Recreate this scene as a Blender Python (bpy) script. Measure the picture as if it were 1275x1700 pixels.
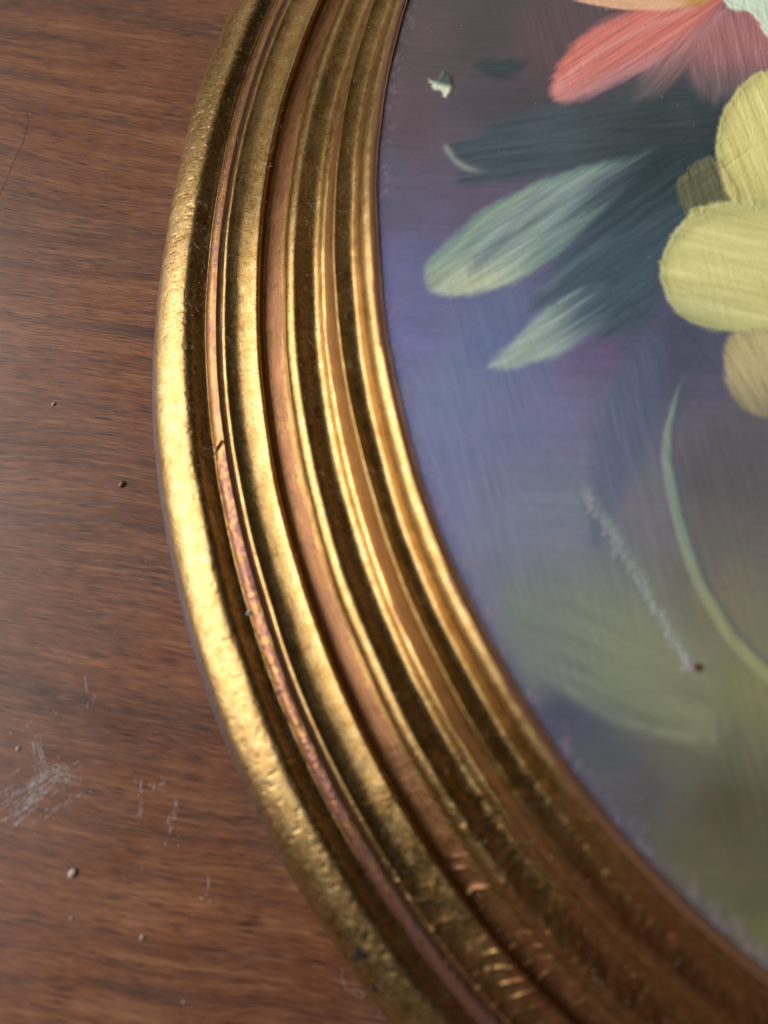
import bpy, math, random
import numpy as np
from mathutils import Matrix, Vector

for o in list(bpy.data.objects):
    bpy.data.objects.remove(o)
scene = bpy.context.scene
COL = scene.collection

# ------------------------------------------------------------------ scale and viewpoint
W = 0.045                     # width of the frame moulding, metres
ZP = 0.56 * W                 # height of the painted surface above the table
TILT, ROLL = 0.27394, -0.025166
CAM = np.array([0.0, 0.0, ZP + 2.3932 * W])
CX, CY, EA, EB = 2.1681 * W, 2.0524 * W, 2.2303 * W, 3.0916 * W     # oval of the painting
FPX = 850 / math.tan(math.radians(35.8))

cam_d = bpy.data.cameras.new('camera')
cam = bpy.data.objects.new('camera', cam_d)
COL.objects.link(cam)
cam.matrix_world = (Matrix.Translation(Vector(CAM)) @ Matrix.Rotation(TILT, 4, 'X')
                    @ Matrix.Rotation(-ROLL, 4, 'Z'))
cam_d.sensor_fit = 'VERTICAL'
cam_d.sensor_height = 24.0
cam_d.lens = 12 / math.tan(math.radians(35.8))
cam_d.clip_start = 0.005
cam_d.clip_end = 30
cam_d.dof.use_dof = True
cam_d.dof.focus_distance = 0.149
cam_d.dof.aperture_fstop = 4.6
scene.camera = cam

# ------------------------------------------------------------------ light: a dim room with a window on the left
world = bpy.data.worlds.new('World')
scene.world = world
world.use_nodes = True
bg = world.node_tree.nodes['Background']
bg.inputs[0].default_value = (0.80, 0.78, 0.80, 1)
bg.inputs[1].default_value = 0.016

def area(name, loc, target, sx, sy, power, color, spread=180):
    l = bpy.data.lights.new(name, 'AREA')
    l.shape = 'RECTANGLE'
    l.size, l.size_y, l.energy, l.color = sx, sy, power, color
    l.spread = math.radians(spread)
    o = bpy.data.objects.new(name, l)
    COL.objects.link(o)
    o.location = loc
    o.rotation_euler = (Vector(target) - Vector(loc)).to_track_quat('-Z', 'Y').to_euler()
    return o

area('window_light', (-1.10, 0.15, 0.71), (0, 0.05, 0.1), 1.46, 1.18, 28, (1.0, 0.98, 0.97))
area('far_wall_bounce', (-0.2, 2.2, 1.0), (0, 0.05, 0), 2.4, 1.6, 6, (1.0, 0.90, 0.78))  # added lamp, stands in for light off the far wall
scene.view_settings.view_transform = 'Standard'
scene.view_settings.look = 'None'
scene.view_settings.gamma = 1
scene.view_settings.exposure = 0
scene.cycles.use_denoising = True
scene.cycles.max_bounces = 6

# ------------------------------------------------------------------ helpers
rng = np.random.default_rng(11)
random.seed(5)

def unproj(u, v, z):
    """photo pixel -> point on the horizontal plane at height z (measuring aid)"""
    a = (np.asarray(u, float) - 637.5) / FPX
    b = -(np.asarray(v, float) - 850) / FPX
    cr, sr = math.cos(ROLL), math.sin(ROLL)
    a, b = cr * a + sr * b, -sr * a + cr * b
    c, s = math.cos(TILT), math.sin(TILT)
    dx, dy, dz = a, s + b * c, -c + b * s
    t = (z - CAM[2]) / dz
    return t * dx, t * dy

def toproj(x, y, z):
    c, s = math.cos(TILT), math.sin(TILT)
    zz = z - CAM[2]
    dep = y * s - zz * c
    u, v = x, y * c + zz * s
    cr, sr = math.cos(ROLL), math.sin(ROLL)
    return 637.5 + FPX * (cr * u - sr * v) / dep, 850 - FPX * (sr * u + cr * v) / dep

def hash2(ix, iy, seed):
    h = (ix.astype(np.int64) * 374761393 + iy.astype(np.int64) * 668265263 + seed * 974711) & 0x7fffffff
    h = ((h ^ (h >> 13)) * 1274126177) & 0x7fffffff
    h = h ^ (h >> 16)
    return (h & 0xffff) / 65535.0

def vnoise(x, y, seed=0):
    x = np.asarray(x, float); y = np.asarray(y, float)
    ix, iy = np.floor(x), np.floor(y)
    fx, fy = x - ix, y - iy
    fx = fx * fx * (3 - 2 * fx); fy = fy * fy * (3 - 2 * fy)
    ix = ix.astype(np.int64); iy = iy.astype(np.int64)
    a = hash2(ix, iy, seed); b = hash2(ix + 1, iy, seed)
    c = hash2(ix, iy + 1, seed); d = hash2(ix + 1, iy + 1, seed)
    return (a * (1 - fx) + b * fx) * (1 - fy) + (c * (1 - fx) + d * fx) * fy

def fbm(x, y, seed=0, n=4):
    s, a, t = 0, 0.5, 0
    for k in range(n):
        s = s + a * vnoise(x * 2 ** k, y * 2 ** k, seed + 17 * k); t += a; a *= 0.55
    return s / t

def sst(e0, e1, x):
    t = np.clip((x - e0) / (e1 - e0), 0, 1)
    return t * t * (3 - 2 * t)

def catmull(P, sub, closed=False):
    P = [np.array(p, float) for p in P]
    n = len(P); out = []
    rngi = range(n) if closed else range(n - 1)
    for i in rngi:
        if closed:
            p0, p1, p2, p3 = P[i - 1], P[i], P[(i + 1) % n], P[(i + 2) % n]
        else:
            p1, p2 = P[i], P[i + 1]
            p0 = P[i - 1] if i > 0 else 2 * p1 - p2
            p3 = P[i + 2] if i + 2 < n else 2 * p2 - p1
        for k in range(sub):
            t = k / sub
            out.append(0.5 * ((2 * p1) + (-p0 + p2) * t + (2 * p0 - 5 * p1 + 4 * p2 - p3) * t * t
                              + (-p0 + 3 * p1 - 3 * p2 + p3) * t ** 3))
    if not closed:
        out.append(P[-1])
    return np.array(out)

def mesh_np(name, V, Fq, mat=None, smooth=True, attrs=None, cols=None, parent=None):
    """one mesh object from numpy verts and faces (quads or triangles)"""
    V = np.asarray(V, np.float32); Fq = np.asarray(Fq, np.int32)
    me = bpy.data.meshes.new(name)
    me.vertices.add(len(V)); me.vertices.foreach_set('co', V.ravel())
    k = Fq.shape[1]
    me.loops.add(Fq.size); me.loops.foreach_set('vertex_index', Fq.ravel())
    me.polygons.add(len(Fq))
    me.polygons.foreach_set('loop_start', np.arange(0, Fq.size, k, dtype=np.int32))
    me.polygons.foreach_set('loop_total', np.full(len(Fq), k, np.int32))
    me.polygons.foreach_set('use_smooth', np.full(len(Fq), smooth))
    for an, av in (attrs or {}).items():
        at = me.attributes.new(an, 'FLOAT', 'POINT')
        at.data.foreach_set('value', np.asarray(av, np.float32))
    if cols is not None:
        at = me.attributes.new('paint', 'FLOAT_COLOR', 'POINT')
        c4 = np.ones((len(V), 4), np.float32); c4[:, :3] = cols
        at.data.foreach_set('color', c4.ravel())
    me.update(calc_edges=True)
    me.validate()
    if mat:
        me.materials.append(mat)
    o = bpy.data.objects.new(name, me)
    COL.objects.link(o)
    if parent:
        o.parent = parent
    return o

def empty(name, loc):
    e = bpy.data.objects.new(name, None)
    COL.objects.link(e)
    e.location = loc
    e.empty_display_size = 0.01
    return e

def tag(o, label=None, cat=None, group=None, kind=None):
    if label: o['label'] = label
    if cat: o['category'] = cat
    if group: o['group'] = group
    if kind: o['kind'] = kind
    return o

def srgb(c):
    c = np.asarray(c, float) / 255.0
    return np.where(c <= 0.04045, c / 12.92, ((c + 0.055) / 1.055) ** 2.4)

# ------------------------------------------------------------------ node material helper
class NM:
    def __init__(s, name):
        s.m = bpy.data.materials.new(name); s.m.use_nodes = True
        s.t = s.m.node_tree; s.b = s.t.nodes['Principled BSDF']
    def n(s, typ, **kw):
        nd = s.t.nodes.new(typ)
        for k, v in kw.items():
            if k.startswith('i_'):
                nd.inputs[k[2:].replace('_', ' ')].default_value = v
            else:
                setattr(nd, k, v)
        return nd
    def link(s, a, b):
        s.t.links.new(a, b)
    def attr(s, name):
        return s.n('ShaderNodeAttribute', attribute_name=name)
    def coords(s):
        return s.n('ShaderNodeTexCoord').outputs['Object']
    def mapped(s, src, scale, rot=(0, 0, 0)):
        if any(rot):
            r = s.n('ShaderNodeMapping')
            r.inputs['Rotation'].default_value = rot
            s.link(src, r.inputs['Vector']); src = r.outputs['Vector']
        mp = s.n('ShaderNodeMapping')
        mp.inputs['Scale'].default_value = scale
        s.link(src, mp.inputs['Vector'])
        return mp.outputs['Vector']
    def noise(s, vec, scale, detail=4, rough=0.55, dist=0.0):
        nd = s.n('ShaderNodeTexNoise')
        nd.inputs['Scale'].default_value = scale
        nd.inputs['Detail'].default_value = detail
        nd.inputs['Roughness'].default_value = rough
        nd.inputs['Distortion'].default_value = dist
        s.link(vec, nd.inputs['Vector'])
        return nd.outputs['Fac']
    def ramp(s, fac, stops):
        r = s.n('ShaderNodeValToRGB')
        el = r.color_ramp.elements
        while len(el) < len(stops): el.new(0.5)
        for e, (p, c) in zip(el, stops):
            e.position = p
            e.color = (*c, 1) if not np.isscalar(c) else (c, c, c, 1)
        s.link(fac, r.inputs['Fac'])
        return r.outputs['Color']
    def mix(s, fac, a, b, typ='MIX'):
        nd = s.n('ShaderNodeMix', data_type='RGBA', blend_type=typ)
        for inp, v in ((nd.inputs[0], fac), (nd.inputs[6], a), (nd.inputs[7], b)):
            if hasattr(v, 'is_linked'): s.link(v, inp)
            elif np.isscalar(v): inp.default_value = v
            else: inp.default_value = (*v, 1)
        return nd.outputs[2]
    def math(s, op, a, b=None, clamp=False):
        nd = s.n('ShaderNodeMath', operation=op, use_clamp=clamp)
        for inp, v in ((nd.inputs[0], a), (nd.inputs[1], b)):
            if v is None: continue
            if hasattr(v, 'is_linked'): s.link(v, inp)
            else: inp.default_value = v
        return nd.outputs[0]
    def bump(s, h, strength, dist, prev=None):
        b = s.n('ShaderNodeBump')
        b.inputs['Strength'].default_value = strength
        b.inputs['Distance'].default_value = dist
        s.link(h, b.inputs['Height'])
        if prev is not None: s.link(prev, b.inputs['Normal'])
        return b.outputs['Normal']
    def set(s, **kw):
        for k, v in kw.items():
            inp = s.b.inputs[k.replace('_', ' ')]
            if hasattr(v, 'is_linked'): s.link(v, inp)
            elif isinstance(v, tuple) and len(v) == 3: inp.default_value = (*v, 1)
            else: inp.default_value = v
        return s.m

# ------------------------------------------------------------------ materials
def mat_wood():
    m = NM('polished_mahogany')
    co = m.coords()
    rot = (0, 0, math.radians(GRAIN))
    # the grain flows in slow waves
    wn = m.n('ShaderNodeTexNoise'); wn.inputs['Scale'].default_value = 11; wn.inputs['Detail'].default_value = 2
    m.link(co, wn.inputs['Vector'])
    sc = m.n('ShaderNodeVectorMath', operation='MULTIPLY_ADD')
    sc.inputs[1].default_value = (0.010, 0.014, 0); sc.inputs[2].default_value = (-0.005, -0.007, 0)
    m.link(wn.outputs['Color'], sc.inputs[0])
    ad = m.n('ShaderNodeVectorMath', operation='ADD')
    m.link(co, ad.inputs[0]); m.link(sc.outputs[0], ad.inputs[1])
    cw = ad.outputs[0]
    big = m.noise(m.mapped(cw, (5, 45, 1), rot), 1.0, 3, 0.5, 0.4)
    fig = m.noise(m.mapped(cw, (13, 300, 1), rot), 1.0, 6, 0.62, 0.5)
    fib = m.noise(m.mapped(cw, (42, 1400, 1), rot), 1.0, 4, 0.6, 0.2)
    por = m.noise(m.mapped(cw, (120, 2600, 1), rot), 1.0, 3, 0.55, 0.2)
    por2 = m.noise(m.mapped(cw, (240, 5200, 1), rot), 1.0, 2, 0.5, 0.2)
    blot = m.noise(m.mapped(cw, (22, 60, 1), rot), 1.0, 3, 0.6, 0.5)
    base = m.ramp(fig, [(0.30, (0.060, 0.023, 0.013)), (0.5, (0.222, 0.074, 0.027)), (0.68, (0.37, 0.155, 0.064))])
    base = m.mix(m.ramp(big, [(0.42, 0.0), (0.66, 0.65)]), base, (0.070, 0.032, 0.022))
    patch = m.noise(m.mapped(cw, (8, 15, 1), rot), 1.0, 3, 0.55, 0.6)
    base = m.mix(m.ramp(patch, [(0.46, 0.0), (0.62, 0.6)]), base, (0.080, 0.036, 0.030))
    base = m.mix(m.ramp(blot, [(0.40, 0.0), (0.62, 0.65)]), base, (0.225, 0.074, 0.030))
    base = m.mix(m.ramp(fib, [(0.28, 0.6), (0.46, 0.0)]), base, (0.050, 0.022, 0.016))
    base = m.mix(m.ramp(fib, [(0.54, 0.0), (0.76, 0.6)]), base, (0.42, 0.20, 0.10))
    base = m.mix(m.ramp(por, [(0.33, 0.9), (0.40, 0.0)]), base, (0.020, 0.011, 0.010))
    base = m.mix(m.ramp(por2, [(0.32, 0.85), (0.46, 0.0)]), base, (0.034, 0.016, 0.013))
    base = m.mix(m.ramp(por2, [(0.56, 0.0), (0.72, 0.5)]), base, (0.40, 0.19, 0.092))
    fine = m.noise(co, 2600, 3, 0.6)
    rough = m.ramp(m.noise(co, 34, 6, 0.7), [(0.35, 0.30), (0.65, 0.52)])
    h = m.math('ADD', m.math('MULTIPLY', por, 0.5), m.math('MULTIPLY', fine, 0.25))
    nrm = m.bump(h, 0.35, 0.0002)
    return m.set(Base_Color=base, Roughness=rough, Normal=nrm, Specular_IOR_Level=0.5)

def gold_mat(name, tint=(1, 1, 1), rough=(0.25, 0.41), bole=(0.21, 0.085, 0.032)):
    m = NM(name)
    co = m.coords()
    wear = m.attr('wear').outputs['Fac']
    uv = m.n('ShaderNodeCombineXYZ')
    m.link(m.attr('arc').outputs['Fac'], uv.inputs[0])
    m.link(m.attr('across').outputs['Fac'], uv.inputs[1])
    uvv = uv.outputs[0]
    n1 = m.noise(co, 320, 5, 0.65)
    n2 = m.noise(co, 1500, 4, 0.7)
    n3 = m.noise(co, 4200, 2, 0.6)
    n4 = m.noise(m.mapped(uvv, (2600, 5200, 1)), 1.0, 3, 0.7)
    brush = m.noise(m.mapped(uvv, (300, 4200, 1)), 1.0, 3, 0.6)
    g1 = tuple(a * b for a, b in zip((0.58, 0.42, 0.21), tint))
    g2 = tuple(a * b for a, b in zip((0.46, 0.295, 0.108), tint))
    g3 = tuple(a * b for a, b in zip((0.27, 0.145, 0.042), tint))
    gold = m.ramp(m.mix(0.45, n1, n2), [(0.34, g3), (0.50, g2), (0.66, g1)])
    # pin holes and rubbed specks in the leaf
    sp = m.noise(co, 2300, 1.5, 0.5)
    speck = m.math('MULTIPLY', m.ramp(sp, [(0.33, 1.0), (0.41, 0.0)]), m.ramp(n1, [(0.40, 0.25), (0.58, 1.0)]))
    w = m.math('ADD', m.math('MULTIPLY', wear, 1.25), m.math('MULTIPLY', m.math('SUBTRACT', n2, 0.5), 1.3), )
    wm = m.ramp(w, [(0.40, 0.0), (0.78, 1.0)])
    wm2 = m.math('MAXIMUM', wm, m.math('MULTIPLY', speck, 0.85))
    streak = m.noise(m.mapped(uvv, (140, 6500, 1)), 1.0, 4, 0.7)
    bl = m.mix(m.ramp(streak, [(0.34, 0.0), (0.64, 1.0)]), tuple(c * .5 for c in bole), tuple(c * 1.45 for c in bole))
    bl = m.mix(m.ramp(n1, [(0.52, 0.0), (0.70, 0.5)]), bl, tuple(c * .45 for c in bole))
    col = m.mix(wm2, gold, bl)
    met = m.math('SUBTRACT', 1.0, m.math('MULTIPLY', wm2, 0.35), True)
    rg = m.ramp(m.mix(0.5, n2, brush), [(0.3, rough[0]), (0.7, rough[1])])
    h = m.math('ADD', m.math('ADD', m.math('MULTIPLY', n2, 0.4), m.math('MULTIPLY', n4, 0.7)),
               m.math('ADD', m.math('MULTIPLY', brush, 0.3), m.math('MULTIPLY', streak, m.math('MULTIPLY', wm2, 0.7))))
    nrm = m.bump(h, 0.36, 0.00012)
    return m.set(Base_Color=col, Metallic=met, Roughness=rg, Normal=nrm)

def mat_bole(name, c1, c2, met=0.25, rough=(0.30, 0.46)):
    """burnished red-brown clay and bronze wash between the gilded mouldings"""
    m = NM(name)
    co = m.coords()
    uv = m.n('ShaderNodeCombineXYZ')
    m.link(m.attr('arc').outputs['Fac'], uv.inputs[0])
    m.link(m.attr('across').outputs['Fac'], uv.inputs[1])
    st = m.noise(m.mapped(uv.outputs[0], (160, 5200, 1)), 1.0, 4, 0.65)
    n1 = m.noise(co, 420, 4, 0.6)
    n2 = m.noise(co, 2600, 3, 0.6)
    base = m.mix(m.ramp(st, [(0.3, 0.0), (0.7, 1.0)]), c1, c2)
    base = m.mix(m.ramp(n1, [(0.50, 0.0), (0.75, 0.3)]), base, (0.42, 0.25, 0.11))
    base = m.mix(m.ramp(n2, [(0.28, 0.6), (0.38, 0.0)]), base, (0.05, 0.02, 0.015))
    rg = m.ramp(n1, [(0.3, rough[0]), (0.7, rough[1])])
    h = m.math('ADD', m.math('MULTIPLY', st, 0.6), m.math('MULTIPLY', n2, 0.4))
    return m.set(Base_Color=base, Metallic=met, Roughness=rg, Normal=m.bump(h, 0.45, 0.00012))

def mat_paint():
    m = NM('oil_paint')
    col = m.attr('paint').outputs['Color']
    rel = m.attr('relief').outputs['Fac']
    co = m.coords()
    fine = m.noise(co, 1800, 4, 0.6)
    weave = m.noise(m.mapped(co, (500, 3200, 1), (0, 0, 0.35)), 1.0, 3, 0.6)
    col = m.mix(m.ramp(fine, [(0.25, 0.18), (0.5, 0.0)]), col, (0.03, 0.03, 0.035))
    h = m.math('ADD', rel, m.math('ADD', m.math('MULTIPLY', fine, 0.10), m.math('MULTIPLY', weave, 0.07)))
    rg = m.ramp(m.noise(co, 260, 4, 0.6), [(0.3, 0.36), (0.7, 0.48)])
    return m.set(Base_Color=col, Roughness=rg, Specular_IOR_Level=0.5,
                 Normal=m.bump(h, 0.7, 0.0002))

def mat_plain(name, col, rough=0.6, metallic=0.0, var=0.25, scale=1500):
    m = NM(name)
    n = m.noise(m.coords(), scale, 3, 0.6)
    dark = tuple(c * (1 - var) for c in col)
    return m.set(Base_Color=m.mix(m.ramp(n, [(0.35, 0.0), (0.65, 1.0)]), dark, col),
                 Roughness=rough, Metallic=metallic)

GRAIN = 8.0
M_WOOD = mat_wood()
M_BEAD = gold_mat('gilded_bead')
M_COVE = gold_mat('gilded_cove', (0.97, 0.94, 0.88), (0.23, 0.38))
M_WORN = gold_mat('worn_gilding', (0.92, 0.74, 0.68), (0.24, 0.40), (0.26, 0.11, 0.09))
M_BOLE = gold_mat('rubbed_fillet', (0.92, 0.80, 0.68), (0.26, 0.42), (0.26, 0.112, 0.044))
M_BOLE_D = gold_mat('dark_rubbed_fillet', (0.85, 0.72, 0.66), (0.28, 0.44), (0.16, 0.080, 0.056))
M_LIP = mat_bole('reddish_sight_edge', (0.30, 0.14, 0.075), (0.44, 0.22, 0.12), 0.5)
M_SIDE = gold_mat('bronzed_side', (0.5, 0.46, 0.42), (0.42, 0.6), (0.17, 0.13, 0.135))  # lavender-grey underlayer paints in the sky light on the side wall
M_PAINT = mat_paint()
M_BOARD = mat_plain('raw_board', (0.30, 0.20, 0.12))
M_CRUMB = mat_plain('pale_crumb', (0.60, 0.46, 0.40), 0.4, 0, 0.3, 3000)
M_CRUMB_B = mat_plain('brown_crumb', (0.17, 0.07, 0.04), 0.16, 0, 0.3, 3000)
M_DUST = mat_plain('grey_white_dust', (0.62, 0.60, 0.58), 0.7)
M_SCUFF = mat_plain('white_scuff', (0.90, 0.90, 0.94), 0.3)
M_HAIR = mat_plain('dark_hair', (0.075, 0.036, 0.025), 0.4)
M_FIBRE = mat_plain('pale_fibre', (0.72, 0.66, 0.52), 0.4)
M_CHIP = mat_plain('dark_loss', (0.010, 0.007, 0.006), 0.95)
M_BLUE = mat_plain('blue_grey_fleck', (0.13, 0.19, 0.24), 0.4)
M_RES = mat_plain('white_paint_ridge', (0.50, 0.52, 0.50), 0.3)

# ------------------------------------------------------------------ tabletop
def tabletop():
    x0, x1, y0, y1 = -0.33, 0.42, -0.32, 0.42
    t = 0.022
    V = [(x0, y0, 0), (x1, y0, 0), (x1, y1, 0), (x0, y1, 0), (x0, y0, -t), (x1, y0, -t), (x1, y1, -t), (x0, y1, -t)]
    Fq = [(0, 1, 2, 3), (7, 6, 5, 4), (0, 4, 5, 1), (1, 5, 6, 2), (2, 6, 7, 3), (3, 7, 4, 0)]
    o = mesh_np('tabletop', V, Fq, M_WOOD, False)
    tag(o, kind='structure')
    return o
TABLE = tabletop()

# ------------------------------------------------------------------ the oval frame
frame = empty('picture_frame', (CX, CY, 0))
tag(frame, 'oval gilded picture frame with reeded mouldings and worn red-brown edges', 'picture frame')

th_dense = np.radians(np.linspace(128, 268, 2300))
th_rest = np.radians(np.linspace(268, 488, 330))[1:-1]
TH = np.concatenate([th_dense, th_rest])
NT = len(TH)
ex, ey = EA * np.cos(TH), EB * np.sin(TH)
nx, ny = EB * np.cos(TH), EA * np.sin(TH)
nl = np.hypot(nx, ny); nx /= nl; ny /= nl
seg = np.hypot(np.diff(ex, append=ex[0]), np.diff(ey, append=ey[0]))
ARC = np.concatenate([[0], np.cumsum(seg)[:-1]])
DEG = np.degrees(TH)                       # 128..488, left of oval = 180, lower left = 225

def arc_of(u, v, z_w):
    """arc length and offset on the moulding at a photo pixel"""
    x, y = unproj(u, v, ZP + z_w * W)
    x, y = float(x) - CX, float(y) - CY
    d2 = (ex - x) ** 2 + (ey - y) ** 2
    i = int(d2.argmin())
    return ARC[i], ((x - ex[i]) * nx[i] + (y - ey[i]) * ny[i]) / W, i

bands = [
 ('side_wall', [(1.0, -.56), (.991, -.525), (.977, -.49), (.962, -.465)], 5, M_SIDE),
 ('outer_bead', [(.962, -.465), (.957, -.436), (.937, -.404), (.897, -.373), (.857, -.353), (.828, -.343), (.810, -.342), (.796, -.348), (.780, -.360), (.762, -.372), (.751, -.377)], 5, M_BEAD),
 ('groove', [(.751, -.377), (.747, -.380), (.744, -.381), (.741, -.379)], 4, M_BEAD),
 ('worn_fillet', [(.741, -.379), (.733, -.368), (.716, -.355), (.697, -.349)], 6, M_WORN),
 ('step_fillet', [(.697, -.349), (.686, -.352), (.674, -.354)], 4, M_BOLE_D),
 ('outer_cove', [(.674, -.354), (.670, -.341), (.658, -.335), (.640, -.341), (.61, -.343), (.58, -.337), (.55, -.328), (.528, -.319), (.516, -.326), (.5095, -.345)], 5, M_COVE),
 ('broad_fillet', [(.5095, -.345), (.50, -.362), (.46, -.355), (.42, -.332), (.404, -.317)], 5, M_BOLE),
 ('middle_cove', [(.404, -.317), (.399, -.299), (.386, -.283), (.370, -.273), (.355, -.270), (.338, -.274), (.318, -.281), (.297, -.286), (.277, -.286), (.262, -.280), (.250, -.267), (.240, -.254), (.226, -.245)], 4, M_COVE),
 ('narrow_fillet', [(.226, -.245), (.214, -.206), (.20, -.160), (.184, -.115)], 5, M_BOLE),
 ('inner_cove', [(.184, -.115), (.181, -.100), (.174, -.094), (.162, -.098), (.142, -.104), (.116, -.106), (.097, -.098), (.087, -.072), (.077, -.040), (.064, -.010), (.048, .008), (.031, .016)], 4, M_COVE),
 ('sight_lip', [(.031, .016), (.018, .015), (.006, .010), (0, .002), (-.001, -.08)], 5, M_LIP),
]

def ring(name, prof, mat, wear_fn=None, disp_fn=None, parent=frame, noise_amp=0.00004):
    """sweep a (d, z) profile round the oval"""
    P = np.array(prof)
    tan = np.gradient(P, axis=0)
    nrm = np.stack([-tan[:, 1], tan[:, 0]], 1)
    nrm /= np.linalg.norm(nrm, axis=1)[:, None] + 1e-12
    nrm *= -1                                    # profile runs inwards: flip so that it points out of the wood
    s = np.concatenate([[0], np.cumsum(np.linalg.norm(np.diff(P, axis=0), axis=1))]) * W
    n = len(P)
    A = np.repeat(ARC[:, None], n, 1); S = np.repeat(s[None], NT, 0); DG = np.repeat(DEG[:, None], n, 1)
    dd = np.repeat(P[None, :, 0], NT, 0) * W
    zz = np.repeat(P[None, :, 1], NT, 0) * W
    dis = (fbm(A * 260 + 7, (S + P[0, 0]) * 300, 3, 3) - 0.5) * 2 * noise_amp
    # the turned moulding is slightly wavy
    dis = dis + (fbm(A * 45, S * 20 + P[0, 0] * 9, 8, 2) - 0.5) * 0.00022
    if disp_fn is not None:
        dis = dis + disp_fn(A, S, dd / W, DG)
    edge = np.sin(np.clip(np.linspace(0, 1, n), 0, 1) * np.pi) ** 0.5        # keep the seams shut
    seam = (fbm(A * 45, 0 * S + P[:, 0][None] * 9, 8, 2) - 0.5) * 0.0
    dis = dis * edge[None] + seam
    # hand-cut oval: the outer mouldings wander a little from a true offset curve
    wob = np.interp(DG, [128, 157, 168, 178, 188, 197, 205, 213, 221, 228, 240, 488], [.03, .03, .025, .022, .040, .045, .037, .030, .020, .004, .0, .03])
    wob = np.repeat(np.convolve(np.pad(wob[:, 0], 60, mode='edge'), np.ones(121) / 121, 'valid')[:, None], n, 1)
    dd = dd * (1 + wob * sst(0.5, 1.0, dd / W))
    dn = dd / W
    dd = dd + (fbm(A * 38 + 3, dn * 5, 91, 3) - .5) * 0.0007 + (fbm(A * 240, dn * 30, 93, 2) - .5) * 0.00006
    zz = zz + ((fbm(A * 30 + 9, dn * 4, 92, 3) - .5) * 0.0006 + (fbm(A * 210, dn * 26, 94, 2) - .5) * 0.00006) * sst(1.0, .93, dn) * sst(-.02, .05, dn)
    dd = dd + dis * nrm[None, :, 0]; zz = zz + dis * nrm[None, :, 1]
    X = ex[:, None] + nx[:, None] * dd
    Y = ey[:, None] + ny[:, None] * dd
    V = np.stack([X, Y, zz + ZP], 2).reshape(-1, 3)
    i = np.arange(NT)[:, None]; j = np.arange(n - 1)[None]
    i2 = (i + 1) % NT
    Fq = np.stack([i * n + j, i * n + j + 1, i2 * n + j + 1, i2 * n + j], 2).reshape(-1, 4)
    wear = wear_fn(A, S, dd / W, DG, np.repeat(np.linspace(0, 1, n)[None], NT, 0)) if wear_fn else np.zeros_like(A)
    return mesh_np(name, V, Fq, mat, True,
                   {'wear': wear.ravel(), 'arc': A.ravel(), 'across': S.ravel() + P[0, 0] * 0.1}, None, parent)

low = lambda DG: sst(216, 238, DG) * (1 - sst(300, 330, DG))       # rubbed lower stretch, browned further to paint in its dimmer light

def w_bead(A, S, d, DG, t):
    w = 0.05 + 0.25 * sst(0.55, 0.8, fbm(A * 120, S * 300, 5, 4))
    w = w + 0.45 * sst(0.10, 0.0, t) * fbm(A * 200, S * 50, 9, 3)
    return w + 0.62 * sst(222, 238, DG) * (1 - sst(300, 330, DG)) * sst(0.25, 0.6, fbm(A * 150, S * 260, 15, 4))  # lower bead rubbed, and browned to paint in the dimmer light

def w_cove(A, S, d, DG, t):
    e = np.maximum(sst(0.07, 0.0, t), sst(0.91, 1.0, t))
    w = 0.02 + 0.62 * e * sst(0.25, 0.7, fbm(A * 160, S * 60, 21, 3))
    w = w + 0.22 * sst(0.55, 0.8, fbm(A * 140, S * 220, 25, 4))
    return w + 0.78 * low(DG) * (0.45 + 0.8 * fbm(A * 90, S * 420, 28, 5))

def w_worn(A, S, d, DG, t):
    bl = sst(A_BRK, A_BRK + 0.002, A) * (1 - sst(A_BRK + 0.055, A_BRK + 0.09, A))
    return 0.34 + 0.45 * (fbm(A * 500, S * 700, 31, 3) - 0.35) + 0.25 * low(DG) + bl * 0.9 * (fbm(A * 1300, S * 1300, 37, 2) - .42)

A_BRK, _, _ = arc_of(368, 742, -0.39)
A_RIP, _, _ = arc_of(790, 1500, -0.36)

def d_worn(A, S, d, DG):
    # the fillet is broken at one place and blistered below it
    br = np.exp(-((A - A_BRK + (S - 0.002) * 0.5) / 0.00028) ** 2) * -0.0007
    bl = sst(A_BRK, A_BRK + 0.002, A) * (1 - sst(A_BRK + 0.045, A_BRK + 0.075, A))
    return br + bl * (fbm(A * 1900, S * 1900, 41, 3) - 0.45) * 0.00020

def d_groove(A, S, d, DG):
    bl = sst(A_BRK - .001, A_BRK + 0.002, A) * (1 - sst(A_BRK + 0.045, A_BRK + 0.075, A))
    return bl * (fbm(A * 1700, S * 1500, 43, 3) - 0.35) * 0.00022

def rip(A, S, d, DG):
    # chatter marks across the lower mouldings
    ph = (A - S * 0.35) / 0.0024 + 2.2 * fbm(A * 150, S * 190, 51, 2)
    env = np.exp(-((A - A_RIP - 0.002) / 0.014) ** 2)
    lump = low(DG) * (fbm(A * 420, S * 420, 55, 3) - 0.5) * 0.0006
    return env * (0.5 + 0.5 * np.sin(ph * 2 * np.pi)) ** 8 * 0.00026 * sst(.45, .68, fbm(A * 200, S * 330, 53, 2)) + lump

def d_bead(A, S, d, DG):
    pit = sst(0.74, 0.8, vnoise(A * 1500, S * 1500, 61)) * -0.00005
    return pit + low(DG) * (fbm(A * 600, S * 600, 57, 3) - 0.5) * 0.00022

def w_fil(A, S, d, DG, t):
    c = np.sin(np.pi * t) ** 2.0
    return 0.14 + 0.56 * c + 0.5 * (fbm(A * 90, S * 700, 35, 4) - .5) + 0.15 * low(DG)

def rough_low(A, S, d, DG):
    return low(DG) * ((fbm(A * 420, S * 420, 59, 3) - .5) * .0005 + (vnoise(A * 1300, S * 1300 + d, 63) - .5) * .00022)

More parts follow.
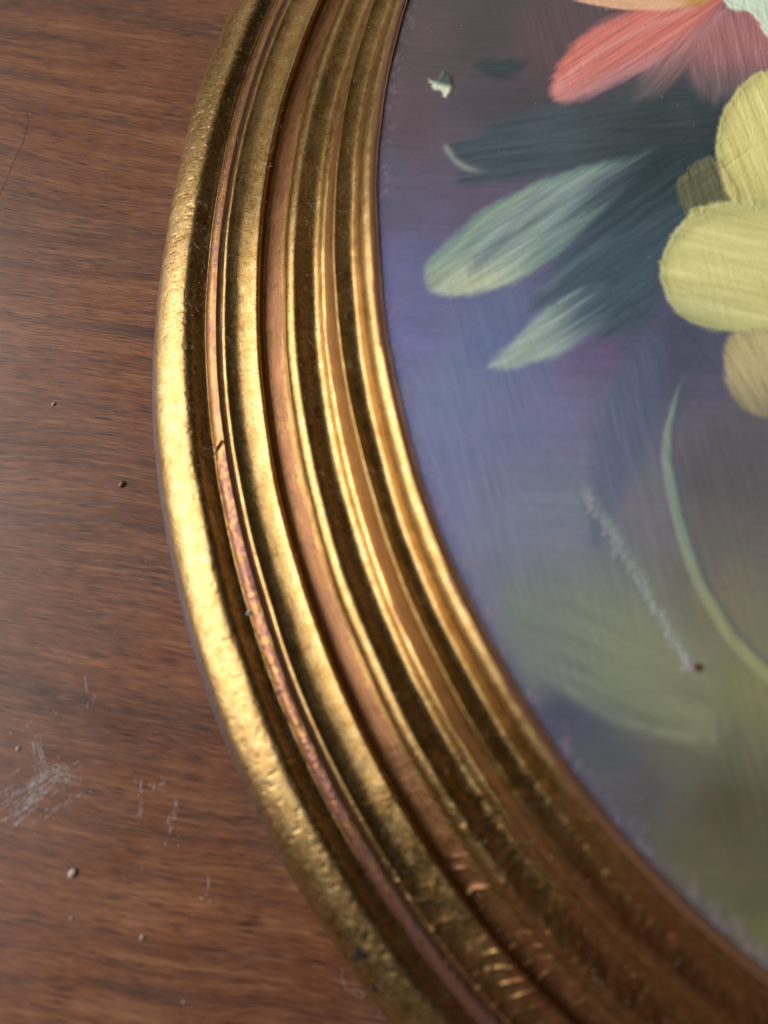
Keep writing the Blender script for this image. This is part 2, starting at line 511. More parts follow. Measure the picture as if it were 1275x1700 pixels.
WEAR = {'side_wall': lambda A, S, d, DG, t: .8 - .55 * sst(205, 226, DG) + .3 * (fbm(A * 150, S * 200, 39, 3) - .5), 'broad_fillet': w_fil, 'narrow_fillet': w_fil, 'step_fillet': lambda *a: w_fil(*a) + .1,  # side wall: painted sky-lit grey gives way to bronze lower down
        'outer_bead': w_bead, 'groove': w_bead, 'worn_fillet': w_worn,
        'outer_cove': w_cove, 'middle_cove': w_cove, 'inner_cove': w_cove}
DISP = {'outer_bead': d_bead, 'groove': d_groove, 'worn_fillet': d_worn,
        'outer_cove': rip, 'broad_fillet': rip, 'middle_cove': rough_low, 'narrow_fillet': rough_low, 'inner_cove': rough_low, 'step_fillet': rough_low}
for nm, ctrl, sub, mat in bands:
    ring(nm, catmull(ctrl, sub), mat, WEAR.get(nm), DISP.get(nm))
ring('back_wall', [(-.001, -.08), (.03, -.085), (.03, -.3), (.03, -.56), (.5, -.558), (.997, -.558)], M_BOARD)

# ------------------------------------------------------------------ the painting
painting = empty('painting', (CX, CY, ZP))
tag(painting, 'oil painting of yellow and coral flowers with leaves on dusky violet ground', 'painting')

BG = [((700, 30), (86, 73, 73)), ((680, 200), (90, 74, 80)), ((800, 60), (72, 67, 70)), ((900, 90), (92, 70, 73)),  # ground tones, with bluish varnish haze and dim lower corner painted in
      ((860, 180), (74, 68, 76)), ((660, 330), (92, 86, 108)), ((760, 330), (92, 82, 105)), ((640, 450), (106, 101, 150)), ((700, 520), (96, 98, 142)),
      ((660, 560), (111, 109, 164)), ((730, 570), (105, 113, 155)), ((800, 570), (90, 108, 152)), ((700, 700), (108, 120, 160)),
      ((760, 650), (107, 120, 157)), ((800, 700), (108, 116, 155)), ((900, 690), (110, 111, 150)), ((960, 690), (112, 104, 140)), ((1000, 580), (96, 84, 122)), ((1100, 590), (74, 76, 98)),
      ((730, 850), (112, 118, 155)), ((850, 850), (115, 121, 146)), ((950, 850), (112, 122, 141)), ((1050, 850), (110, 108, 118)), ((1200, 800), (92, 86, 90)), ((1200, 900), (100, 95, 92)),
      ((800, 1000), (110, 110, 136)), ((900, 1000), (112, 120, 126)), ((1000, 1000), (120, 126, 112)), ((1050, 1100), (133, 138, 106)), ((1200, 1000), (120, 113, 88)),
      ((1250, 1150), (126, 124, 80)), ((900, 1100), (110, 120, 110)), ((940, 1190), (74, 76, 98)), ((1000, 1250), (82, 84, 90)),
      ((1150, 1260), (96, 98, 78)), ((1200, 1350), (84, 76, 56)), ((1050, 1330), (80, 80, 84)), ((1250, 1450), (88, 84, 58)),
      ((1150, 1480), (93, 90, 62)), ((1260, 1580), (104, 100, 60)), ((1500, 800), (80, 74, 72)), ((1500, 1300), (84, 80, 60)),
      ((1100, 250), (44, 60, 66)), ((1100, 400), (60, 74, 92)), ((1800, 400), (70, 68, 70)), ((900, -150), (76, 68, 70))]

def bg_field(u, v):
    num = np.zeros((len(u), 3)); den = np.zeros(len(u))
    for (px, py), c in BG:
        w = 1 / (((u - px) ** 2 + (v - py) ** 2) + 45 ** 2) ** 1.6
        num += w[:, None] * np.array(c, float); den += w
    return num / den[:, None]

def poly_sd(u, v, P):
    """signed distance to a closed outline, negative inside"""
    P = np.asarray(P, float)
    d = np.full(len(u), 1e9); ins = np.zeros(len(u), bool)
    Q = np.roll(P, -1, axis=0)
    for (x0, y0), (x1, y1) in zip(P, Q):
        ax, ay = x1 - x0, y1 - y0
        t = np.clip(((u - x0) * ax + (v - y0) * ay) / (ax * ax + ay * ay + 1e-9), 0, 1)
        d = np.minimum(d, np.hypot(u - x0 - t * ax, v - y0 - t * ay))
        cr = ((y0 > v) != (y1 > v))
        with np.errstate(divide='ignore', invalid='ignore'):
            ins ^= cr & (u < (x1 - x0) * (v - y0) / (y1 - y0 + 1e-12) + x0)
    return np.where(ins, -d, d)

def line_d(u, v, P):
    """distance to an open line and position along it (0..1)"""
    P = np.asarray(P, float)
    L = np.concatenate([[0], np.cumsum(np.hypot(*np.diff(P, axis=0).T))])
    best = np.full(len(u), 1e9); pos = np.zeros(len(u)); side = np.zeros(len(u))
    for k in range(len(P) - 1):
        (x0, y0), (x1, y1) = P[k], P[k + 1]
        ax, ay = x1 - x0, y1 - y0; l2 = ax * ax + ay * ay + 1e-9
        t = np.clip(((u - x0) * ax + (v - y0) * ay) / l2, 0, 1)
        d = np.hypot(u - x0 - t * ax, v - y0 - t * ay)
        m = d < best
        best = np.where(m, d, best); pos = np.where(m, (L[k] + t * (L[k + 1] - L[k])) / L[-1], pos)
        side = np.where(m, np.sign((u - x0) * ay - (v - y0) * ax), side)
    return best, pos, side

def strokes(u, v, ang, lng, wid, seed):
    c, s = math.cos(math.radians(ang)), math.sin(math.radians(ang))
    return fbm((u * c + v * s) / lng, (-u * s + v * c) / wid, seed, 4) - 0.5

def paint_all(u, v):
    """colour (sRGB 0..255), relief and motif number of the painted surface"""
    # slight hand wobble in every outline
    wu = u + 5 * (fbm(u / 40, v / 40, 71, 3) - .5); wv = v + 5 * (fbm(u / 40, v / 40, 72, 3) - .5)
    C = bg_field(u + 60 * (fbm(u / 90, v / 90, 73, 3) - .5), v + 60 * (fbm(u / 90, v / 90, 74, 3) - .5))
    st = strokes(u, v, 75, 90, 7, 75)
    st2 = strokes(u, v, 4, 110, 6, 76)
    mixs = sst(0.4, 0.6, fbm(u / 160, v / 160, 77, 2))
    stroke = st * (1 - mixs) + st2 * mixs
    C = C * (1 + 0.10 * stroke[:, None]) + (fbm(u / 60, v / 60, 78, 4) - .5)[:, None] * np.array([14, 4, 8])
    R = stroke * 0.4
    ID = np.zeros(len(u), int)

    def put(mask, col, rel=0.0, ident=None, hard=0.5):
        nonlocal C, R, ID
        C = C * (1 - mask[:, None]) + np.asarray(col) * mask[:, None]
        R = R + mask * rel
        if ident: ID = np.where(mask > hard, ident, ID)

    def shape(P, soft, sub=6):
        return poly_sd(wu, wv, catmull(P, sub, True)), soft

    def solid(P, soft, cols, ang, lng=80, wid=6, amt=26, seed=0, rel=0.25, ident=None, fade=None):
        sd, _ = shape(P, soft)
        s = strokes(u, v, ang, lng, wid, 200 + seed)
        s2 = strokes(u, v, ang + 6, lng * .7, wid * .45, 300 + seed)
        sd = sd + (s + .6 * s2) * (2 + 1.5 * soft) + 4 * (fbm(u / 14, v / 14, 310 + seed, 3) - .5)
        m = sst(soft, -soft, sd)
        if fade is not None: m = m * np.clip(fade + 1.2 * s * fade * (1 - fade) * 4, 0, 1)
        s = s + .45 * s2
        col = cols(u, v, sd, s) + s[:, None] * amt * np.array([1, 1, .9])
        ridge = np.exp(-((sd + soft) / 4.0) ** 2) * (0.35 if soft < 6 else 0.0)
        put(m, col, rel + s * 0.9 + ridge, ident)
        return sd

    cst = lambda c: (lambda u, v, sd, s: np.repeat(np.array(c, float)[None], len(u), 0))
    lerp2 = lambda a, b, f: np.array(a, float)[None] * (1 - f[:, None]) + np.array(b, float)[None] * f[:, None]
    def lerp(c0, c1, f):
        c0 = np.atleast_2d(np.asarray(c0, float)); c1 = np.atleast_2d(np.asarray(c1, float))
        return c0 * (1 - f[:, None]) + c1 * f[:, None]

    # dark leaves behind the flowers
    solid([(745, 252), (790, 222), (850, 192), (930, 172), (1000, 180), (1100, 160), (1190, 170), (1200, 240), (1080, 252), (960, 282), (860, 300), (775, 305), (766, 292), (790, 284)],
          15, lambda u, v, sd, s: lerp((64, 79, 88), (50, 62, 66), sst(900, 1120, u)), -8, 90, 7, 20, 1, .1, 1)
    solid([(930, 440), (1010, 350), (1080, 275), (1180, 230), (1260, 250), (1200, 340), (1120, 400), (1095, 470), (1060, 545), (1000, 560), (900, 525)],
          22, lambda u, v, sd, s: lerp((62, 83, 95), (46, 62, 67), sst(430, 260, v)), -35, 100, 9, 18, 2, .05, 2)
    # bluish shadow of a leaf
    solid([(985, 905), (982, 820), (990, 720), (1020, 625), (1060, 560), (1105, 560), (1092, 680), (1062, 780), (1022, 850)],
          18, cst((84, 96, 124)), 75, 110, 7, 14, 3, 0, 3, 0.7)
    # mauve bloom
    g = np.exp(-(((u - 985) / 70) ** 2 + ((v - 575) / 40) ** 2)); put(g * 0.18, (112, 84, 128))
    # big ghostly leaf below
    solid([(828, 985), (900, 972), (1000, 990), (1100, 1040), (1190, 1120), (1193, 1232), (1100, 1216), (1000, 1182), (930, 1132), (870, 1072)],
          26, lambda u, v, sd, s: lerp((112, 122, 112), (124, 130, 94), sst(850, 1150, u)), 24, 190, 12, 22, 4, .0, 4, 0.75)
    d, p, sd_ = line_d(wu, wv, catmull([(925, 1132), (1000, 1184), (1090, 1214), (1185, 1228)], 8))
    put(np.exp(-(d / 8) ** 2) * 0.55 * sst(.25, .65, fbm(u / 30, v / 30, 272, 3)), (138, 146, 112), .1)
    d, p, sd_ = line_d(wu, wv, [(1192, 1175), (1194, 1232)])
    put(np.exp(-(d / 4) ** 2) * 0.3 * sst(0, .5, p), (70, 80, 68), 0)
    g = np.exp(-(((u - 950) / 80) ** 2 + ((v - 1195) / 28) ** 2)); put(g * 0.5, (70, 70, 92))
    # second leaf
    solid([(810, 607), (840, 578), (880, 538), (920, 502), (960, 480), (1010, 466), (1038, 488), (1022, 522), (980, 560), (930, 590), (880, 606), (840, 613)],
          7, lambda u, v, sd, s: lerp((146, 168, 154), (98, 120, 132), sst(860, 1020, u - 0.3 * v + 150)), -33, 90, 6, 26, 5, .25, 5,
          sst(1050, 900, u) * .95)
    d, p, sd_ = line_d(wu, wv, catmull([(905, 480), (950, 440), (1000, 405), (1050, 380)], 8))
    put(np.exp(-(d / 8) ** 2) * 0.35 * sst(1, .6, p), (110, 132, 140), .1)
    # first, lightest leaf
    L1 = [(706, 456), (714, 430), (750, 394), (800, 350), (850, 320), (905, 297), (940, 288), (975, 275), (1020, 262), (1092, 244), (1080, 270), (1030, 320), (980, 370), (930, 420), (880, 456), (830, 476), (770, 491), (730, 488), (712, 476)]
    def c_l1(u, v, sd, s):
        c = lerp((132, 156, 146), (80, 102, 108), sst(830, 1050, u)) + (strokes(u, v, -36, 150, 16, 260) * 70)[:, None]
        warm = np.exp(-(((u - 790) / 90) ** 2 + ((v - 470) / 40) ** 2))
        c = c * (1 - .75 * warm[:, None]) + np.array([182, 188, 146]) * .75 * warm[:, None]
        edge = np.exp(-((sd + 6) / 6) ** 2) * sst(470, 430, v)
        c = c * (1 - .6 * edge[:, None]) + np.array([98, 138, 122]) * .6 * edge[:, None]
        return c
    solid(L1, 7, c_l1, -33, 110, 6, 40, 6, .35, 6, sst(1100, 940, u + .25 * (v - 350)))
    for P, w, a, c in (([(770, 460), (830, 400), (890, 345), (940, 305)], 11, .55, (92, 104, 122)),
                       ([(835, 405), (880, 355), (960, 300), (1060, 262)], 7, .5, (150, 172, 152)),
                       ([(750, 420), (810, 360), (880, 318), (930, 296)], 5, .5, (156, 172, 146)),
                       ([(860, 450), (930, 395), (990, 340)], 9, .35, (100, 124, 122))):
        d, p, sd_ = line_d(wu, wv, catmull(P, 8))
        put(np.exp(-(d / w) ** 2) * a * sst(0, .15, p) * sst(1, .7, p), c, .15)
    # pale tip of the dark leaf
    d, p, sd_ = line_d(wu, wv, catmull([(740, 246), (757, 266), (785, 281), (820, 286)], 8))
    put(np.exp(-(d / 5) ** 2) * .85 * sst(1.0, .5, p), (132, 146, 130), .3, 7)
    # curling stem
    ST = catmull([(1148, 608), (1122, 660), (1109, 730), (1112, 800), (1128, 870), (1150, 940), (1185, 1010), (1225, 1070), (1285, 1128), (1360, 1180)], 8)
    d, p, sd_ = line_d(wu, wv, ST)
    wid = 2 + 7 * sst(0, .3, p) + 2 * sst(.5, .9, p)
    put(sst(wid + 14, wid, d) * .5 * (sd_ > 0), (74, 88, 104), 0)
    put(sst(wid + 3, wid - 4, d) * sst(0, .12, p) * .92, lerp((126, 142, 124), (146, 146, 94), sst(.35, .8, p)) + (strokes(u, v, 70, 90, 5, 240) * 26)[:, None], .45, 8)
    d, p, sd_ = line_d(wu, wv, catmull([(972, 818), (1030, 905), (1085, 1000), (1130, 1075), (1152, 1108)], 8))
    put(np.exp(-((d + 6 * sd_ * 0) / (13 - 5 * p)) ** 2) * .55 * (.3 + 1.2 * fbm(u / 9, v / 9, 270, 3)), (144, 156, 152), 1.6 * fbm(u / 5, v / 5, 271, 2))
    put(np.exp(-((d - 13) / 6) ** 2) * (sd_ < 0) * .3 * sst(1, .5, p), (80, 90, 96), 0)  # painted shadow line beside the raised paint ridge
    # coral flower
    solid([(1140, 120), (1165, 60), (1200, 15), (1290, -10), (1330, 60), (1290, 115), (1235, 150), (1180, 168)],
          14, lambda u, v, sd, s: lerp((172, 106, 108), (104, 92, 94), sst(70, 165, v)), 78, 70, 7, 24, 11, .15, 9)
    solid([(1050, 165), (1085, 95), (1145, 42), (1215, 5), (1190, 50), (1150, 95), (1105, 150)],
          10, lambda u, v, sd, s: lerp((176, 112, 112), (104, 88, 90), sst(60, 165, v)), -52, 80, 6, 26, 12, .15, 10)
    PA = [(914, 150), (928, 108), (958, 70), (1010, 33), (1080, 8), (1150, -6), (1200, -4), (1180, 24), (1130, 66), (1085, 110), (1030, 136), (975, 160), (930, 171)]
    solid(PA, 8, lambda u, v, sd, s: lerp(lerp2((214, 110, 98), (196, 130, 132), sst(-20, 40, v - 150 + (u - 916) * .42)), (126, 98, 98), sst(0, 60, v - 190 + (u - 916) * .55)), -34, 90, 6, 34, 13, .4, 11)
    d, p, sd_ = line_d(wu, wv, catmull([(925, 145), (985, 95), (1060, 52), (1150, 15)], 8))
    put(np.exp(-(d / 7) ** 2) * .45, (232, 160, 148), .3)
    solid([(950, -8), (985, 9), (1060, 18), (1125, 15), (1185, -6), (1180, -60), (960, -60)], 4, cst((226, 168, 124)), 5, 80, 6, 24, 14, .4, 12)
    g = np.exp(-(((u - 1155) / 22) ** 2 + ((v - 2) / 9) ** 2)); put(g * .9, (196, 138, 52), .3)
    solid([(1198, -10), (1212, 15), (1245, 19), (1262, 40), (1276, 62), (1330, 70), (1340, -60), (1200, -60)], 4, cst((206, 224, 196)), 20, 60, 6, 22, 15, .7, 13)
    for c0, r0 in (((1045, 128), 40), ((1130, 150), 36)):
        g = np.exp(-(((u - c0[0]) / r0) ** 2 + ((v - c0[1] - 35) / 34) ** 2)); put(g * .5, (70, 80, 84))
    # yellow flower
    solid([(1130, 292), (1180, 258), (1218, 300), (1228, 338), (1180, 346), (1146, 362), (1124, 316)], 4, cst((98, 98, 68)), 70, 60, 6, 24, 16, .2, 14)
    solid([(1290, 665), (1275, 692), (1230, 672), (1206, 632), (1203, 588), (1220, 550), (1290, 535), (1400, 560), (1400, 660)], 6,
          lambda u, v, sd, s: lerp(lerp((172, 156, 108), (188, 172, 114), sst(0, -30, sd)), (140, 128, 96), .8 * sst(590, 690, v)) + (strokes(u, v, 60, 120, 14, 282) * 30)[:, None], 60, 70, 6, 22, 17, .3, 15)
    solid([(1290, 115), (1232, 140), (1196, 200), (1187, 250), (1200, 302), (1226, 342), (1300, 345), (1420, 300), (1420, 150)], 4,
          lambda u, v, sd, s: lerp((198, 188, 106), (218, 206, 118), sst(0, -30, sd) * sst(340, 240, v)) + (strokes(u, v, 70, 120, 14, 280) * 34)[:, None], 68, 80, 6, 26, 18, .45, 16)
    solid([(1290, 333), (1200, 335), (1150, 350), (1110, 400), (1096, 450), (1105, 492), (1140, 530), (1190, 549), (1290, 546), (1420, 520), (1420, 360)], 4,
          lambda u, v, sd, s: lerp(lerp((188, 186, 110), (208, 200, 118), sst(0, -30, sd)), (162, 166, 112), .7 * sst(450, 548, v) * sst(1300, 1120, u)) + (strokes(u, v, 12, 160, 14, 281) * 40)[:, None], 12, 110, 6, 30, 19, .5, 17)
    d, p, sd_ = line_d(wu, wv, catmull([(1120, 400), (1170, 362), (1230, 350), (1290, 352)], 8))
    put(np.exp(-(d / 9) ** 2) * .4, (166, 160, 92), .2)
    # dark and white chips of paint
    solid([(788, 102), (826, 84), (876, 98), (852, 121), (812, 126)], 9, cst((50, 64, 66)), 0, 40, 5, 10, 20, .4, 18, sst(88, 112, v))
    solid([(711, 128), (726, 132), (738, 117), (751, 134), (748, 150), (739, 162), (731, 152), (720, 148)], 4, lambda u, v, sd, s: lerp((66, 86, 74), (208, 214, 178), sst(132, 145, v - .3 * (u - 730))), 0, 30, 5, 10, 21, 1.4, 19)
    r2 = np.random.default_rng(4)
    for k in range(26):
        x0, y0 = r2.uniform(650, 1250), r2.uniform(380, 1300); a = r2.choice([.05, 1.1, 1.2]) + r2.normal(0, .12); L = r2.uniform(40, 150)
        d, p, sd_ = line_d(wu, wv, [(x0, y0), (x0 + L * math.cos(a), y0 + L * math.sin(a))])
        m = np.exp(-(d / 1.6) ** 2) * .16
        put(m, C + r2.choice([-38, 34]), r2.choice([-.8, .6]))
    return np.clip(C, 4, 250), R, ID

def desat(c, k=0.82):
    g = c @ np.array([.3, .59, .11])
    return g[:, None] * (1 - k) + c * k

NAMES = {0: 'painted_ground', 1: 'painted_leaf', 2: 'painted_leaf', 3: 'painted_shadow', 4: 'painted_leaf', 5: 'painted_leaf',
         6: 'painted_leaf', 7: 'painted_leaf', 8: 'painted_stem', 18: 'paint_blob', 19: 'paint_blob'}
PLABEL = {1: 'dark slate leaf behind the coral flower', 2: 'deep blue-green leaf shadow', 3: 'blue shadow of a leaf', 4: 'ghostly olive leaf low in the painting',
          5: 'lower pale sage leaf with soft edges', 6: 'pale sage leaf with cream tip', 7: 'pale tip of the dark leaf', 8: 'curling pale green stem',
          11: 'bright coral petal', 12: 'peach petal at the top', 13: 'white petal at the top corner', 14: 'small olive petal',
          15: 'lower ochre petal', 16: 'upper yellow petal', 17: 'broad yellow petal', 18: 'dark green paint blob', 19: 'white-tipped paint blob'}

def painting_mesh():
    ox0, ox1, oy0, oy1 = CX - EA, CX + EA, CY - EB, CY + EB
    fx1, fy0, fy1 = 0.080, -0.048, 0.158                # finely divided area, the part near the viewer
    parts = {}
    def grid(x0, x1, y0, y1, st, hole=None):
        nxg, nyg = int(round((x1 - x0) / st)), int(round((y1 - y0) / st))
        gx = np.linspace(x0, x1, nxg + 1); gy = np.linspace(y0, y1, nyg + 1)
        X, Y = np.meshgrid(gx, gy, indexing='ij')
        xf, yf = X.ravel() - CX, Y.ravel() - CY
        rr = np.hypot(xf / EA, yf / EB)
        sc = np.where(rr > 0.9995, 0.9995 / np.maximum(rr, 1e-6), 1.0)   # outer row is pulled onto the oval
        i = np.arange(nxg)[:, None]; j = np.arange(nyg)[None]
        Fq = np.stack([i * (nyg + 1) + j, (i + 1) * (nyg + 1) + j, (i + 1) * (nyg + 1) + j + 1, i * (nyg + 1) + j + 1], 2).reshape(-1, 4)
        keep = (rr[Fq] < 1.0).any(1)
        if hole is not None:
            cx_ = X.ravel()[Fq].mean(1); cy_ = Y.ravel()[Fq].mean(1)
            keep &= ~((cx_ < hole[0]) & (cy_ > hole[1]) & (cy_ < hole[2]))
        Fq = Fq[keep]
        return np.stack([xf * sc, yf * sc, 0 * xf], 1), Fq
    st = 0.00026
    nfine = int(math.ceil((fx1 - ox0) / st)); x0 = fx1 - nfine * st
    V1, F1 = grid(x0, fx1, fy0, fy1, st)
    u, v = toproj(V1[:, 0] + CX, V1[:, 1] + CY, ZP)
    used = np.zeros(len(V1), bool); used[F1.ravel()] = True
    C = np.zeros((len(V1), 3)); R = np.zeros(len(V1)); ID = np.zeros(len(V1), int)
    C[used], R[used], ID[used] = paint_all(u[used], v[used])
    # reddish gilding and lavender ground along the sight edge
    r = np.hypot(V1[:, 0] / EA, V1[:, 1] / EB)
    dist = (1 - r) * 0.115 / 0.045 * 1.0
    ang = np.arctan2(V1[:, 1] / EB, V1[:, 0] / EA)
    e1 = sst(230, 470, toproj(V1[:, 0] + CX, V1[:, 1] + CY, ZP)[1]) * sst(0.075, 0.0, dist + 0.05 * (fbm(ang * 60, dist * 30, 81, 3) - .5))
    fl = sst(0.50, 0.72, fbm(ang * 110, dist * 40, 83, 4)) * sst(0.10, 0.015, dist) * 0.75
    C = C * (1 - .40 * e1[:, None]) + np.array([92, 84, 128]) * .40 * e1[:, None]
    C = C * (1 - .65 * fl[:, None]) + np.array([142, 116, 130]) * .65 * fl[:, None]
    R = R + fl * .5
    lin = srgb(desat(C)) * PAINT_GAIN
    fid = np.array([np.bincount(q).argmax() for q in ID[F1]]) if False else ID[F1[:, 0]]
    for k in np.unique(fid):
        Fk = F1[fid == k]
        idx, inv = np.unique(Fk.ravel(), return_inverse=True)
        o = mesh_np(NAMES.get(int(k), 'painted_petal'), V1[idx], inv.reshape(-1, 4), M_PAINT, True, {'relief': R[idx]}, lin[idx], painting)
        if int(k) in PLABEL: o['label'] = PLABEL[int(k)]
    # rest of the oval, more coarsely
    st2 = 0.0016
    nx_, = (int(math.ceil((fx1 - ox0) / st2)),); a0 = fx1 - nx_ * st2
    b0 = fy0 - int(math.ceil((fy0 - oy0) / st2)) * st2
    for (xa, xb, ya, yb) in ((a0, fx1, b0, fy0), (a0, fx1, fy1, fy1 + math.ceil((oy1 - fy1) / st2) * st2),
                             (fx1, fx1 + math.ceil((ox1 - fx1) / st2) * st2, b0, fy1 + math.ceil((oy1 - fy1) / st2) * st2)):
        V2, F2 = grid(xa, xb, ya, yb, st2)
        idx, inv = np.unique(F2.ravel(), return_inverse=True)
        V2 = V2[idx]
        u, v = toproj(V2[:, 0] + CX, V2[:, 1] + CY, ZP)
        c, r_, _ = paint_all(u, v)
        mesh_np('painted_ground', V2, inv.reshape(-1, 4), M_PAINT, True, {'relief': r_}, srgb(desat(c)) * PAINT_GAIN, painting)
    # board behind the paint
    t = np.linspace(0, 2 * np.pi, 181)[:-1]
    ring_ = lambda z, s=.9990: np.stack([EA * s * np.cos(t), EB * s * np.sin(t), np.full_like(t, z)], 1)
    Vb = np.concatenate([ring_(-.0004), ring_(-.0030), [[0, 0, -.0004], [0, 0, -.0030]]])
    k = np.arange(180); k2 = (k + 1) % 180
    Fb = np.concatenate([np.stack([k, k2, k2 * 0 + 360], 1), np.stack([k2 + 180, k + 180, k * 0 + 361], 1),
                         np.stack([k, k + 180, k2], 1), np.stack([k2, k + 180, k2 + 180], 1)])
    mesh_np('backing_board', Vb, Fb, M_BOARD, False, parent=painting)

PAINT_GAIN = 1.58
painting_mesh()

# ------------------------------------------------------------------ small debris: tubes and lumps
def tube_v(P, rad, k=5):
    P = np.asarray(P, float); n = len(P)
    T = np.gradient(P, axis=0); T /= np.linalg.norm(T, axis=1)[:, None] + 1e-12
    up = np.array([0, 0, 1.0]) if abs(T[0, 2]) < .9 else np.array([1.0, 0, 0])
    B = np.cross(T, up); B /= np.linalg.norm(B, axis=1)[:, None] + 1e-12
    N = np.cross(B, T)
    a = np.linspace(0, 2 * np.pi, k + 1)[:-1]
    r = np.broadcast_to(np.asarray(rad, float), (n,))
    V = P[:, None] + r[:, None, None] * (np.cos(a)[None, :, None] * B[:, None] + np.sin(a)[None, :, None] * N[:, None])
    i = np.arange(n - 1)[:, None]; j = np.arange(k)[None]; j2 = (j + 1) % k
    Fq = np.stack([i * k + j, i * k + j2, (i + 1) * k + j2, (i + 1) * k + j], 2).reshape(-1, 4)
    return V.reshape(-1, 3), Fq

def join(parts):
    Vs, Fs, off = [], [], 0
    for V, Fq in parts:
        Vs.append(V); Fs.append(Fq + off); off += len(V)
    return np.concatenate(Vs), np.concatenate(Fs)

def lump_v(r, sq, seed, nu=14, nv=9):
    th = np.linspace(0, 2 * np.pi, nu + 1)[:-1]; ph = np.linspace(0.02, np.pi - .02, nv)
    T, P = np.meshgrid(th, ph)
    rr = 1 + 0.35 * (vnoise(np.cos(T) * 2 + 9, np.sin(T) * 2 + P * 2, seed) - .5)
    V = np.stack([r * sq[0] * rr * np.sin(P) * np.cos(T), r * sq[1] * rr * np.sin(P) * np.sin(T), r * sq[2] * rr * np.cos(P)], 2).reshape(-1, 3)
    i = np.arange(nv - 1)[:, None]; j = np.arange(nu)[None]; j2 = (j + 1) % nu
    Fq = np.stack([i * nu + j, (i + 1) * nu + j, (i + 1) * nu + j2, i * nu + j2], 2).reshape(-1, 4)
    return V, Fq

CR = [((121, 1449), 0.00085, M_CRUMB, 'largest pale oval crumb on the table, lower left'),
      ((203, 804), 0.00075, M_CRUMB_B, 'glossy brown oval crumb on the table beside the frame'),
      ((89, 671), 0.00045, M_CRUMB, 'tiny pale crumb on the table left of the brown crumb'),
      ((30, 1243), 0.00040, M_CRUMB, 'small grey crumb just above the left scuff on the table'),
      ((236, 1556), 0.00045, M_CRUMB, 'small pinkish crumb on the table near its bottom edge'),
      ((118, 1524), 0.00025, M_DUST, 'white speck on the table below the largest crumb'),
      ((305, 1663), 0.00022, M_DUST, 'white speck on the table at the bottom beside the frame')]
for (px, r, mt, lab) in CR:
    V, Fq = lump_v(r, (1.0, .66, .36), int(px[0]), 20, 12)
    x, y = unproj(px[0], px[1], 0)
    o = mesh_np('crumb', V, Fq, mt)
    o.location = (float(x), float(y), r * .36)
    o.rotation_euler = (0, 0, random.uniform(0.3, 1.3))
    tag(o, lab, 'crumb', 'crumbs lying on the tabletop')

def on_table(pts, z=0.00005):
    P = catmull([(*p, 0) for p in pts], 8)
    x, y = unproj(P[:, 0], P[:, 1], z)
    return np.stack([x, y, np.full(len(x), z)], 1)
V, Fq = tube_v(on_table([(44, 186), (46, 205), (38, 235), (22, 270), (4, 312), (-12, 350)]), 0.000022)
tag(mesh_np('hair', V, Fq, M_HAIR), 'dark curved hair lying on the wood at the left edge', 'hair')
V, Fq = tube_v(on_table([(568, 1608), (570, 1630), (578, 1645), (592, 1642), (604, 1650), (598, 1656), (585, 1648)]), 0.00003)
tag(mesh_np('fibre', V, Fq, M_FIBRE), 'pale curled fibre on the table against the frame bottom', 'fibre')

def scuff(name, segs):
    parts = []
    for (u0, v0, u1, v1, n, spread, brk) in segs:
        for k in range(n):
            o = rng.normal(0, spread, 2); t0 = rng.uniform(0, .6); t1 = t0 + rng.uniform(.08, .4)
            a = np.array([u0, v0]) + (np.array([u1, v1]) - [u0, v0]) * t0 + o
            b = np.array([u0, v0]) + (np.array([u1, v1]) - [u0, v0]) * min(t1, 1.05) + o + rng.normal(0, 1, 2)
            m = max(2, int(np.hypot(*(b - a)) / 5))
            for q in range(m):
                if rng.random() < brk: continue
                s0 = q / m; s1 = (q + rng.uniform(.6, 1.6)) / m
                pts = np.array([a + (b - a) * s for s in np.linspace(s0, s1, 3)]) + rng.normal(0, .4, (3, 2))
                x, y = unproj(pts[:, 0], pts[:, 1], 0.00001)
                w = rng.uniform(.000015, .00004) * (2.0 if rng.random() < .12 else 1)
                parts.append(tube_v(np.stack([x, y, np.full(3, .000005)], 1), [w * .5, w, w * .5], 4))
    V, Fq = join(parts)
    V[:, 2] = np.clip(V[:, 2], 0.000004, None)
    return tag(mesh_np(name, V, Fq, M_SCUFF, True, parent=TABLE), kind='stuff')
scuff('scuff_mark', [(120, 1270, -20, 1360, 55, 13, .3), (95, 1290, -10, 1380, 34, 16, .35), (55, 1215, 75, 1300, 30, 5, .4), (70, 1265, 150, 1310, 36, 7, .6), (150, 1300, 50, 1375, 7, 3, .3)])
scuff('scuff_mark', [(237, 1290, 229, 1375, 10, 1.5, .3), (252, 1285, 247, 1330, 9, 3, .4), (272, 1278, 268, 1320, 10, 3, .4), (297, 1325, 268, 1412, 14, 3, .45), (226, 1285, 226, 1305, 4, 1, .4), (300, 1375, 290, 1400, 6, 6, .6)])
scuff('scuff_mark', [(346, 1450, 340, 1490, 9, 4, .5), (335, 1490, 358, 1490, 8, 4, .6)])
scuff('scuff_mark', [(140, 1120, 148, 1182, 5, 1.0, .3), (165, 1138, 150, 1175, 4, 1, .3), (20, 1220, 8, 1200, 4, 2, .2), (54, 1195, 42, 1208, 5, 1, .2), (90, 1175, 96, 1190, 4, 1, .2)])

